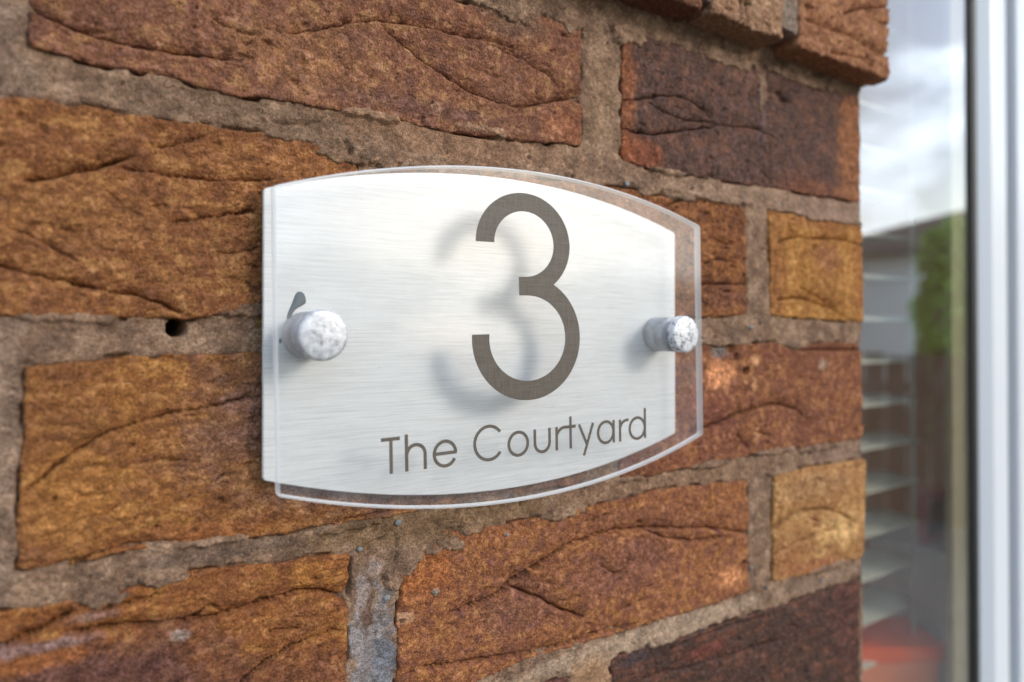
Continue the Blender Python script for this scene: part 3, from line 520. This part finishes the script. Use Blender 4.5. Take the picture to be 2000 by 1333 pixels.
# clear sheet: lets light straight through and mirrors more at a shallow angle
def sheet_mat(name, gain, tint, dust=None, rough=0.):
    mt, t, p, o = new_mat(name); t.nodes.remove(p)
    g = N(t, 'ShaderNodeNewGeometry')
    dot = N(t, 'ShaderNodeVectorMath', operation='DOT_PRODUCT'); t.links.new(g.outputs['Normal'], dot.inputs[0]); t.links.new(g.outputs['Incoming'], dot.inputs[1])
    def M(op, a, b=None, clamp=False):
        n = N(t, 'ShaderNodeMath', operation=op, use_clamp=clamp)
        for k, v in enumerate((a, b)):
            if v is None: continue
            if isinstance(v, bpy.types.NodeSocket): t.links.new(v, n.inputs[k])
            else: n.inputs[k].default_value = v
        return n.outputs[0]
    f = M('POWER', M('SUBTRACT', 1., M('ABSOLUTE', dot.outputs['Value'])), 5.)
    f = M('MULTIPLY', M('ADD', M('MULTIPLY', f, .96), .04), gain, True)
    tr = N(t, 'ShaderNodeBsdfTransparent'); tr.inputs[0].default_value = (*tint, 1)
    gl = N(t, 'ShaderNodeBsdfGlossy'); gl.inputs['Roughness'].default_value = rough; gl.inputs['Color'].default_value = (1, 1, 1, 1)
    ms = N(t, 'ShaderNodeMixShader'); t.links.new(f, ms.inputs[0]); t.links.new(tr.outputs[0], ms.inputs[1]); t.links.new(gl.outputs[0], ms.inputs[2])
    res = ms.outputs[0]
    if dust:
        df = N(t, 'ShaderNodeBsdfDiffuse'); df.inputs[0].default_value = (.80, .80, .82, 1)
        m2 = N(t, 'ShaderNodeMixShader')
        t.links.new(rng(t, noise(t, dust[0], 4, .6, g.outputs['Position']), .3, .75, dust[1], dust[2]), m2.inputs[0])
        t.links.new(res, m2.inputs[1]); t.links.new(df.outputs[0], m2.inputs[2]); res = m2.outputs[0]
    t.links.new(res, o.inputs[0]); return mt
M_CLEAR, t, p, o_ = new_mat('clear_back_face'); t.nodes.remove(p)
tr = N(t, 'ShaderNodeBsdfTransparent'); t.links.new(tr.outputs[0], o_.inputs[0])
# clear acrylic panel with polished edges
M_ACR = sheet_mat('clear_acrylic', 1.5, (.97, .975, .975), (90, .03, .10), .10)
M_RIM, t, p, o_ = new_mat('acrylic_edge')
g = N(t, 'ShaderNodeNewGeometry').outputs['Position']
p.inputs['Base Color'].default_value = (.94, .95, .96, 1); p.inputs['Roughness'].default_value = .3
AF, AB = -21.5, -17.7
panel = slab('acrylic_panel', [tilt(x, z) for x, z in outline(159.8, -1.6, 99.4, 49.6, 65.2, 1.4)], AF, AB, [M_ACR, M_RIM, M_CLEAR], sign, .7)

# numeral and lettering: thin vinyl on the face of the acrylic
M_INK, t, p, o_ = new_mat('grey_brown_vinyl')
g = N(t, 'ShaderNodeNewGeometry').outputs['Position']
mpn = N(t, 'ShaderNodeMapping'); mpn.inputs['Scale'].default_value = (3200, 3200, 160); t.links.new(g, mpn.inputs[0])
mph = N(t, 'ShaderNodeMapping'); mph.inputs['Scale'].default_value = (160, 160, 3000); t.links.new(g, mph.inputs[0])
n1 = noise(t, 1, 2, .5, mpn.outputs[0]); n2 = noise(t, 1, 2, .5, mph.outputs[0]); n3 = noise(t, 70, 4, .6, g)
c = mixc(t, rng(t, n1, .35, .65), (.068, .053, .039), (.098, .080, .062))
c = mixc(t, rng(t, n2, .40, .70, 0, .45), c, (.135, .116, .096)); c = mixc(t, rng(t, n3, .55, .75, 0, .35), c, (.14, .13, .115))
t.links.new(c, p.inputs['Base Color']); p.inputs['Roughness'].default_value = .55; p.inputs['Specular IOR Level'].default_value = .4

trn = N(M_RIM.node_tree, 'ShaderNodeBsdfTransparent'); msr = N(M_RIM.node_tree, 'ShaderNodeMixShader'); msr.inputs[0].default_value = .5
mt_ = M_RIM.node_tree; ou = [n for n in mt_.nodes if n.type == 'OUTPUT_MATERIAL'][0]; pr = [n for n in mt_.nodes if n.type == 'BSDF_PRINCIPLED'][0]
mt_.links.new(trn.outputs[0], msr.inputs[1]); mt_.links.new(pr.outputs[0], msr.inputs[2]); mt_.links.new(msr.outputs[0], ou.inputs[0])
def flat_poly(name, pts, y, mat, th=.12):
    from mathutils.geometry import tessellate_polygon
    P = [tilt(x, z) for x, z in pts]; n = len(P)
    cx, cz = sum(a for a, b in P)/n, sum(b for a, b in P)/n
    tri = tessellate_polygon([[Vector((x, z, 0)) for x, z in P]])
    V = [(x, y, z) for x, z in P]+[(x, y+th, z) for x, z in P]
    T = [tuple(a) for a in tri]+[tuple(n+i for i in reversed(a)) for a in tri]
    Q = [(i, (i+1) % n, n+(i+1) % n, n+i) for i in range(n)]
    o = make_mesh(name, V, Q, mat, sign, smooth=False, loc=(cx, y, cz), tris=T)
    bm = bmesh.new(); bm.from_mesh(o.data); bmesh.ops.recalc_face_normals(bm, faces=bm.faces[:]); bm.to_mesh(o.data); bm.free()
    return o
def ell(cx, cz, rx, rz, a0, a1, n=48):
    return [(cx+rx*math.cos(math.radians(a)), cz+rz*math.sin(math.radians(a))) for a in np.linspace(a0, a1, n)]
a1 = math.degrees(math.acos((170.9-157.2)/22.4)); a2 = math.degrees(math.acos((170.9-158.4)/25.9))
three = ell(157.2, 34.2, 22.4, 20.1, 180, -a1)+ell(158.4, -2.9, 25.9, 24.5, a2, -184.5)
three += ell(158.4, -2.9, 18.3, 16.85, -186.5, 90)[0:]+[(154.2, 13.95), (154.2, 21.2)]+ell(157.2, 34.2, 14.2, 12.9, -90, 180)
numeral = flat_poly('numeral', three, AF-.14, M_INK); numeral['label'] = 'large grey brown numeral 3'

LW = 1.25; BASE = -48.77
def letter(strokes):
    V = []; Q = []; allp = np.concatenate([np.array(s) for s in strokes])
    for k, s in enumerate(strokes):
        P = np.array(s, float); t = np.gradient(P, axis=0); t /= np.linalg.norm(t, axis=1)[:, None]
        nrm = np.stack([-t[:, 1], t[:, 0]], -1)*LW/2; y0 = AF-.14-.012*k; y1 = AF-.01
        b = len(V); n = len(P)
        for sgn, y in ((1, y0), (-1, y0), (-1, y1), (1, y1)):
            for q in P+nrm*sgn:
                x, z = tilt(q[0], q[1]+BASE); V.append((x, y, z))
        for i in range(n-1):
            for a, c_ in ((0, 1), (1, 2), (2, 3), (3, 0)):
                Q.append((b+a*n+i, b+a*n+i+1, b+c_*n+i+1, b+c_*n+i))
        for i in (0, n-1): Q.append((b+i, b+n+i, b+2*n+i, b+3*n+i))
    V = np.array(V); o = make_mesh('letter', V, Q, M_INK, sign, smooth=False, loc=V.mean(0))
    bm = bmesh.new(); bm.from_mesh(o.data); bmesh.ops.recalc_face_normals(bm, faces=bm.faces[:]); bm.to_mesh(o.data); bm.free()
def seg(*p): return [tuple(q) for q in p]
def arm(x): return [(x, 5.4)]+ell(x+4.3, 5.2, 4.3, 3.85, 168, 80, 14)
for strokes in [
    [seg((95.5, 12.05), (102.6, 12.05)), seg((99.2, 0), (99.2, 12.4))],                                                    # T
    [seg((105.1, 0), (105.1, 13.1)), [(112.35, 0)]+ell(108.73, 5.5, 3.62, 3.62, 0, 180, 30)],                              # h
    [ell(120.43, 4.6, 4.42, 4.5, 2, 332, 56), seg((116.0, 4.75), (125.3, 4.75))],                                            # e
    [ell(139.3, 6.45, 6.3, 6.35, 37, 323, 60)],                                                                               # C
    [ell(152.75, 4.75, 4.45, 4.5, 0, 360, 64)],                                                                               # o
    [[(160.67, 9.55)]+ell(164.3, 3.95, 3.63, 3.65, 180, 360, 34)+[(167.93, 9.55)]],                                            # u
    [seg((171.5, 0), (171.5, 9.5)), arm(171.5)],                                                                              # r
    [seg((178.7, 0), (178.7, 13.2)), seg((176.5, 9.0), (181.4, 9.0))],                                                        # t
    [seg((183.2, 9.4), (187.4, .6)), seg((190.7, 9.5), (185.6, -3.7))],                                                       # y
    [ell(197.75, 4.85, 4.3, 4.5, 0, 360, 64), seg((202.2, 0), (202.2, 9.7))],                                                 # a
    [seg((205.85, 0), (205.85, 9.5)), arm(205.85)],                                                                           # r
    [ell(216.0, 4.85, 4.5, 4.6, 0, 360, 64), seg((220.65, 0), (220.65, 13.4))],                                               # d
]: letter(strokes)

# stand-off fixings
def corroded(name, light, dark, lo, hi, sc, metal, rough):
    mt, t, p, o = new_mat(name); g = N(t, 'ShaderNodeNewGeometry').outputs['Position']
    n = noise(t, sc, 5, .68, g); n2 = noise(t, sc*.3, 3, .5, g)
    f = rng(t, n, lo, hi); c = mixc(t, f, dark, light); c = mixc(t, rng(t, n2, .4, .7, 0, .35), c, (.62, .60, .64))
    t.links.new(c, p.inputs['Base Color']); p.inputs['Metallic'].default_value = metal
    t.links.new(rng(t, n, lo, hi, rough*.6, rough), p.inputs['Roughness']); bump(t, p, n, .0003, .5); return mt
M_CAP = corroded('corroded_chrome', (.62, .63, .65), (.26, .27, .29), .30, .62, 480, .3, .42)
M_CAP2 = corroded('flaking_chrome', (.66, .67, .70), (.17, .18, .20), .38, .52, 520, .35, .4)
M_BARREL = corroded('dull_aluminium', (.46, .46, .49), (.27, .28, .31), .30, .60, 420, .3, .6)
def lathe(name, x, z, prof, mat, parent, seg=56):
    n = len(prof); y0 = prof[0][0]; V = []; Q = []; T = []
    for y, r_ in prof:
        for k in range(seg):
            a = 2*math.pi*k/seg; V.append((x+r_*math.cos(a), y, z+r_*math.sin(a)))
    for i in range(n-1):
        for k in range(seg): Q.append((i*seg+k, i*seg+(k+1) % seg, (i+1)*seg+(k+1) % seg, (i+1)*seg+k))
    for i, y in ((0, prof[0][0]), (n-1, prof[-1][0])):
        c = len(V); V.append((x, y, z)); T += [(c, i*seg+k, i*seg+(k+1) % seg) for k in range(seg)]
    o = make_mesh(name, V, Q, mat, None, tris=T, loc=(x, y0, z))
    bm = bmesh.new(); bm.from_mesh(o.data); bmesh.ops.recalc_face_normals(bm, faces=bm.faces[:]); bm.to_mesh(o.data); bm.free()
    return o
for x, z, lab in ((74.6, -1.4, 'left fixing stud with white corrosion over its whole cap'), (243.5, -1.65, 'right fixing stud with dark flaking spots on its cap')):
    b = lathe('standoff', x, z, [(-6.02, 7.7), (-6.4, 8.1), (-12.0, 8.1), (-12.2, 7.85), (-12.5, 7.85), (-12.7, 8.1), (-17.2, 8.1), (-17.6, 7.7)], M_BARREL, None)
    b.parent = sign; b.location -= sign.location; b['label'] = lab
    cprof = [(-21.55, 8.0), (-21.9, 8.45), (-24.6, 8.45)]+[(-24.6-1.3*math.sin(a), 7.15+1.3*math.cos(a)) for a in np.linspace(.2, math.pi/2, 6)]+[(-26.1, 4.5), (-26.2, 1.0)]
    c_ = lathe('cap', x, z, cprof, M_CAP if x < 100 else M_CAP2, None)
    c_.parent = b; c_.location = c_.location-b.location-sign.location
# stray sealant beside the left fixing
M_SEAL = plain('grey_sealant', (78, 87, 93), .6)
cu = []
for (x, z, r_) in [(73.7, 13.0, .9), (73.4, 12.3, 1.9), (73.0, 11.2, 2.4), (72.0, 9.9, 1.9), (70.9, 8.6, 1.2), (70.0, 7.3, .9), (69.3, 5.8, .8), (68.8, 4.2, .7)]:
    cu.append((x, z, r_))
bm = bmesh.new(); vs = []
for x, z, r_ in cu:
    vs.append([bm.verts.new(((x-70+r_*math.cos(a)*.75)*MM, (-max(0, .9*math.sin(a/1.0)) if 0 <= a <= math.pi else 0)*MM*1.0, (z-8+r_*math.cos(a)*-.65)*MM)) for a in np.linspace(0, math.pi, 9)])
for a, b in zip(vs[:-1], vs[1:]):
    for i in range(8): bm.faces.new((a[i], a[i+1], b[i+1], b[i]))
bm.faces.new(vs[0]); bm.faces.new(list(reversed(vs[-1])))
me = bpy.data.meshes.new('sealant_smear'); bm.to_mesh(me); bm.free(); me.materials.append(M_SEAL)
for p_ in me.polygons: p_.use_smooth = True
so = bpy.data.objects.new('sealant_smear', me); COL.objects.link(so); so.location = Vector((70, -6.0, 8))*MM-sign.location; so.parent = sign
for k, (x, z, r_) in enumerate([(64.0, -1.8, .55), (66.0, -3.4, .7)]): blob('sealant_speck', x, -6.1, z, r_*.7, .5, r_*1.3, M_SEAL, sign, 40+k)

# ------------------------------------------------------------------ the window
GY = 95.
GX0, GX1, GZ0, GZ1 = 558., 806., -470., 420.
win = empty('window', ((GX0+GX1)/2, GY, GZ0-120), 'white plastic window with clear glazing set back beside the brick corner', 'window')
M_UPVC, t, p, o_ = new_mat('white_upvc')
p.inputs['Base Color'].default_value = (.70, .715, .74, 1); p.inputs['Roughness'].default_value = .28
M_GASK = plain('black_gasket', (34, 33, 33), .6)
M_SPACER = plain('olive_spacer', (170, 154, 122), .5)
def sweep(name, prof, mat, closed=True, smooth=False):
    """profile of (outward offset, y) swept round the glazing rectangle with mitred corners"""
    V = []; n = len(prof)
    for sx, sz in ((-1, -1), (1, -1), (1, 1), (-1, 1)):
        for d, y in prof:
            V.append(((GX0-d) if sx < 0 else (GX1+d), y, (GZ0-d) if sz < 0 else (GZ1+d)))
    Q = []
    for k in range(4):
        for i in range(n if closed else n-1):
            j = (i+1) % n; Q.append((k*n+i, k*n+j, ((k+1) % 4)*n+j, ((k+1) % 4)*n+i))
    o = make_mesh(name, V, Q, mat, win, smooth=False, loc=((GX0+GX1)/2, GY, (GZ0+GZ1)/2))
    bm = bmesh.new(); bm.from_mesh(o.data); bmesh.ops.recalc_face_normals(bm, faces=bm.faces[:])
    if smooth: bmesh.ops.bevel(bm, geom=[e for e in bm.edges if e.calc_face_angle(0) > .3], offset=.0012, segments=2, affect='EDGES')
    bm.to_mesh(o.data); bm.free(); return o
sweep('spacer_bar', [(-38, 98.6), (3, 98.6), (3, 106), (-38, 106)], M_SPACER)
sweep('gasket', [(-8, 94.9), (-7.5, 91.5), (-4, 90.6), (1.5, 91.2), (1.5, 94.9)], M_GASK)
sweep('sash', [(0, 120), (0, 93.5), (2.0, 92.2), (13.6, 82.2), (15.5, 81.6), (45.5, 81.6), (47.0, 82.6), (47.0, 120)], M_UPVC)
sweep('seal', [(47.5, 88), (61.5, 88), (61.5, 118), (47.5, 118)], plain('grey_seal', (58, 70, 86), .6))
sweep('outer_frame', [(62, 122), (62, 78.5), (63.2, 77.2), (119, 77.2), (121, 79), (121, 122)], M_UPVC)
# panes: front face reflects like the four faces of a sealed unit, the rest only lets light through
M_PANE = sheet_mat('window_glass', 4.2, (.93, .96, .95), (30, .0, .02))
gp = box('glass_pane', GX0-6, GX1+6, 95., 98.4, GZ0-6, GZ1+6, M_CLEAR, win)
gp.data.materials.append(M_PANE)
for f in gp.data.polygons:
    if f.normal.y < -.5: f.material_index = 1

# room behind it
M_ROOM = plain('warm_plaster', (182, 144, 110), .9); M_WHITE = plain('white_paint', (206, 204, 200), .6)
def room():
    x0, x1, y0, y1, z0, z1 = 500, 1500, 124, 1500, -900, 900
    V = [(x0, y0, z0), (x1, y0, z0), (x1, y1, z0), (x0, y1, z0), (x0, y0, z1), (x1, y0, z1), (x1, y1, z1), (x0, y1, z1)]
    Q = [(0, 1, 2, 3), (4, 7, 6, 5), (0, 3, 7, 4), (1, 5, 6, 2)]      # far wall left out to let extra daylight into the room
    o = make_mesh('room_walls', V, Q, M_ROOM, None, smooth=False, loc=(1000, 800, -900)); tag(o, kind='structure')
    a, b, c_, d = GX0-70, GX1+70, GZ0-70, GZ1+70                          # plaster round the opening
    V = [(x0, y0, z0), (x1, y0, z0), (x1, y0, z1), (x0, y0, z1), (a, y0, c_), (b, y0, c_), (b, y0, d), (a, y0, d)]
    Q = [(0, 1, 5, 4), (1, 2, 6, 5), (2, 3, 7, 6), (3, 0, 4, 7)]
    o = make_mesh('room_window_wall', V, Q, M_ROOM, None, smooth=False, loc=(1000, 124, -900)); tag(o, kind='structure')
room()
sill = box('window_sill', 500, 1000, 124.5, 420, -425, -402, M_WHITE, None, 3); tag(sill, kind='structure')

blind = empty('venetian_blind', (690, 175, -400), 'cream slatted venetian blind hanging behind the window glass', 'blind')
M_SLAT = plain('cream_slat', (198, 190, 172), .5)
SW, SX0, SX1 = 50., 540., 806.
slat0 = None
def slat_mesh():
    V = []; n = 8; a = math.radians(3)
    for x in (SX0, SX1):
        for side in (0, 1):
            for k in range(n+1):
                s = (k/n-.5)*SW; crown = 2.2*(1-(2*k/n-1)**2)-side*2.4
                V.append((x, 175+s*math.cos(a)-crown*math.sin(a)*0, s*math.sin(a)+crown))
    m_ = n+1; Q = []
    for side in (0, 1):
        for k in range(n): Q.append((side*m_+k, side*m_+k+1, 2*m_+side*m_+k+1, 2*m_+side*m_+k))
    for e in (0, 2*m_):
        for k in range(n): Q.append((e+k, e+k+1, e+m_+k+1, e+m_+k))
    for k in (0, n): Q.append((k, m_+k, 3*m_+k, 2*m_+k))
    return V, Q
V, Q = slat_mesh()
zs = [-30.4-44.5*k for k in range(-9, 8)]
for k, z in enumerate(zs):
    if slat0 is None:
        slat0 = make_mesh('slat', V, Q, M_SLAT, blind, smooth=False, loc=(690, 175, 0)); base_loc = slat0.location.copy(); o = slat0
    else:
        o = slat0.copy(); COL.objects.link(o)
    o.location = base_loc+Vector((0, 0, z*MM))
for x in (790, 610): box('ladder_tape', x-4, x+4, 148.2, 149.0, -385, 400, M_SLAT, blind)
box('bottom_rail', SX0, SX1, 150, 200, -386, -372, M_SLAT, blind, 2)

tub = empty('plastic_tub', (755, 160, -402), 'orange plastic tub standing on the sill inside the window', 'tub')
M_OR = plain('orange_plastic', (238, 92, 26), .4); M_ORL = plain('pale_orange_plastic', (238, 132, 84), .45)
def tub_part(name, w0, d0, w1, d1, z0, z1, mat):
    a = math.radians(-30); V = []
    for w_, d_, z in ((w0, d0, z0), (w1, d1, z1)):
        for sx, sy in ((-1, -1), (1, -1), (1, 1), (-1, 1)):
            x, y = sx*w_/2, sy*d_/2; V.append((735+x*math.cos(a)-y*math.sin(a), 184+x*math.sin(a)+y*math.cos(a), z))
    Q = [(0, 3, 2, 1), (4, 5, 6, 7)]+[(k, (k+1) % 4, 4+(k+1) % 4, 4+k) for k in range(4)]
    o = make_mesh(name, V, Q, mat, tub, smooth=False, loc=(735, 184, (z0+z1)/2))
    bm = bmesh.new(); bm.from_mesh(o.data); bmesh.ops.bevel(bm, geom=bm.edges[:], offset=.0012, segments=2, affect='EDGES'); bm.to_mesh(o.data); bm.free()
tub_part('body', 140, 60, 152, 68, -402, -346.5, M_ORL)
tub_part('rim', 162, 76, 164, 78, -346, -330, M_OR)
cb = box('cardboard_box', 836, 950, 134, 225, -402, -250, plain('grey_white_card', (222, 222, 220), .7), None, 2)
tag(cb, 'pale grey box on the sill inside the window behind the orange tub', 'box')
fr_ = empty('picture_frame', (894, 168, -250), 'small brown picture in a pink frame on top of the grey box', 'picture frame')
M_PINK = plain('pink_frame', (206, 132, 130), .6)
for (x0, x1, z0, z1) in [(848, 858, -249.5, -190), (930, 940, -249.5, -190), (858, 930, -200, -190), (858, 930, -249.5, -241)]: box('frame_side', x0, x1, 164, 172, z0, z1, M_PINK, fr_, 1)
box('picture', 858.2, 929.8, 168, 171, -240.8, -200.2, plain('brown_print', (122, 94, 62), .7), fr_)

# ------------------------------------------------------------------ what the glass mirrors: the ground, a bungalow, hedges
def mat_noise(name, a, b, scale, rough=.9, det=4):
    mt, t, p, o = new_mat(name); g = N(t, 'ShaderNodeNewGeometry').outputs['Position']
    t.links.new(mixc(t, rng(t, noise(t, scale, det, .6, g), .35, .65), lin(a), lin(b)), p.inputs['Base Color']); p.inputs['Roughness'].default_value = rough; return mt
M_PAVE = mat_noise('paving', (92, 88, 82), (110, 104, 97), 6)
V = [(-40000, -60000, -1500), (60000, -60000, -1500), (60000, 20000, -1500), (-40000, 20000, -1500)]
gr = make_mesh('ground', V, [(0, 1, 2, 3)], M_PAVE, None, smooth=False, loc=(0, 0, -1500)); tag(gr, kind='structure')

HZ = 250.
house = empty('bungalow', (15000, -7000, -1500), 'white rendered bungalow with a grey tiled roof across the yard', 'house')
house.rotation_euler.z = 0
M_REND = mat_noise('white_render', (236, 238, 238), (246, 247, 246), 3); M_TILE = mat_noise('grey_roof_tile', (34, 32, 31), (48, 44, 41), 9)
def hbox(name, x0, x1, y0, y1, z0, z1, mat): return box(name, x0, x1, y0, y1, z0, z1, mat, house)
hbox('wall', 13500, 19500, -8600, -1000, -1500, 1350+HZ, M_REND)
V = [(13100, -9000, 1350), (19900, -9000, 1350), (19900, -600, 1350), (13100, -600, 1350), (16500, -6900, 2350), (16500, -2600, 2350)]
V = [(a, b, c_+HZ) for a, b, c_ in V]
rf = make_mesh('roof', V, [(0, 3, 5, 4), (2, 1, 4, 5)], M_TILE, house, smooth=False, loc=(16500, -5000, 1350), tris=[(1, 0, 4), (3, 2, 5)])
fb = hbox('fascia', 13080, 13140, -9000, -600, 1180+HZ, 1349+HZ, plain('grey_fascia', (92, 92, 92), .6))
for y in (-2100,): 
    f = hbox('window', 13470, 13499, y, y+1100, -500, 700, plain('dark_pane', (40, 46, 52), .1))

M_LEAF = mat_noise('hedge_leaf', (84, 132, 36), (140, 180, 66), 40, .6)
def hedge(name, cx, cy, sx, sy, hgt, label, n=7000, seed=1):
    root = empty(name, (cx, cy, -1500), label, 'hedge'); rg = np.random.default_rng(seed)
    p = rg.random((n, 3)); q = p*2-1; 
    k = np.sign(q)*np.abs(q)**.45
    P = np.c_[k[:, 0]*sx/2, k[:, 1]*sy/2, (p[:, 2]**.7)*hgt]
    lump = fbm(P[:, 0]+P[:, 1], P[:, 2]+P[:, 1]*.5, 700, 3, seed); P[:, :2] *= (1+.16*lump)[:, None]; P[:, 2] *= 1+.10*lump
    a = rg.normal(size=(n, 3)); a /= np.linalg.norm(a, axis=1)[:, None]; b = np.cross(a, rg.normal(size=(n, 3))); b /= np.linalg.norm(b, axis=1)[:, None]
    s = (55+45*rg.random(n))[:, None]; c0 = P+np.array([cx, cy, -1500])
    V = np.stack([c0-a*s*1.3, c0-b*s*.6, c0+a*s*1.3, c0+b*s*.6], 1).reshape(-1, 3)
    o = make_mesh('foliage', V, np.arange(4*n).reshape(-1, 4), M_LEAF, root, smooth=False, loc=(cx, cy, -1500)); o['kind'] = 'stuff'
    for dx in (-.3, 0, .3): lathe_stem(cx+dx*sx, cy, hgt, root)
M_BARK = plain('bark', (86, 68, 52), .9)
def lathe_stem(x, y, hgt, root):
    V = []; Q = []
    for k, (z, r_) in enumerate(((-1500, 60), (-1500+hgt*.4, 45), (-1500+hgt*.8, 18))):
        for i in range(8): V.append((x+r_*math.cos(i*math.pi/4)+k*12, y+r_*math.sin(i*math.pi/4), z))
    for k in range(2):
        for i in range(8): Q.append((k*8+i, k*8+(i+1) % 8, k*8+8+(i+1) % 8, k*8+8+i))
    make_mesh('trunk', V, Q, M_BARK, root, loc=(x, y, -1500))
hedge('hedge', 9300, -3420, 900, 1100, 2750, 'tall bright green bushy hedge in front of the white bungalow', 6000, 3)
hedge('hedge', 5200, -8200, 12400, 1200, 2350, 'long green hedge added to shape the reflections in the acrylic sign', 26000, 5)  # added out of view, lengthened to close a sky gap mirrored in the acrylic

# a low dark timber fence, added to darken the lower window reflection
fence = empty('added_fence', (5200, -3000, -1500), 'low dark fence of upright boards added to darken the reflection in the window', 'fence')
M_TIM = mat_noise('dark_timber', (52, 44, 38), (78, 66, 56), 30)
fx0, fy0, fx1, fy1 = 3700., -5200., 6900., -700.
fl = math.hypot(fx1-fx0, fy1-fy0); fa = math.atan2(fy1-fy0, fx1-fx0)
b0 = None
nb = int(fl/150)
for k in range(nb):
    t_ = (k+.5)/nb
    if b0 is None: b0 = box('board', -70, 70, -10, 10, -1500, -190, M_TIM, None, 3); ob = b0
    else: ob = b0.copy(); COL.objects.link(ob)
    ob.parent = fence; ob.rotation_euler = (0, 0, fa)
    ob.location = Vector((fx0+(fx1-fx0)*t_, fy0+(fy1-fy0)*t_, -845+random.uniform(-14, 14)))*MM-fence.location
for z in (-1250, -450):
    rl = box('rail', -fl/2, fl/2, 13, 55, z-35, z+35, M_TIM, None); rl.parent = fence; rl.rotation_euler = (0, 0, fa)
    rl.location = Vector(((fx0+fx1)/2, (fy0+fy1)/2, z))*MM-fence.location+Vector((-math.sin(fa), math.cos(fa), 0))*-.034
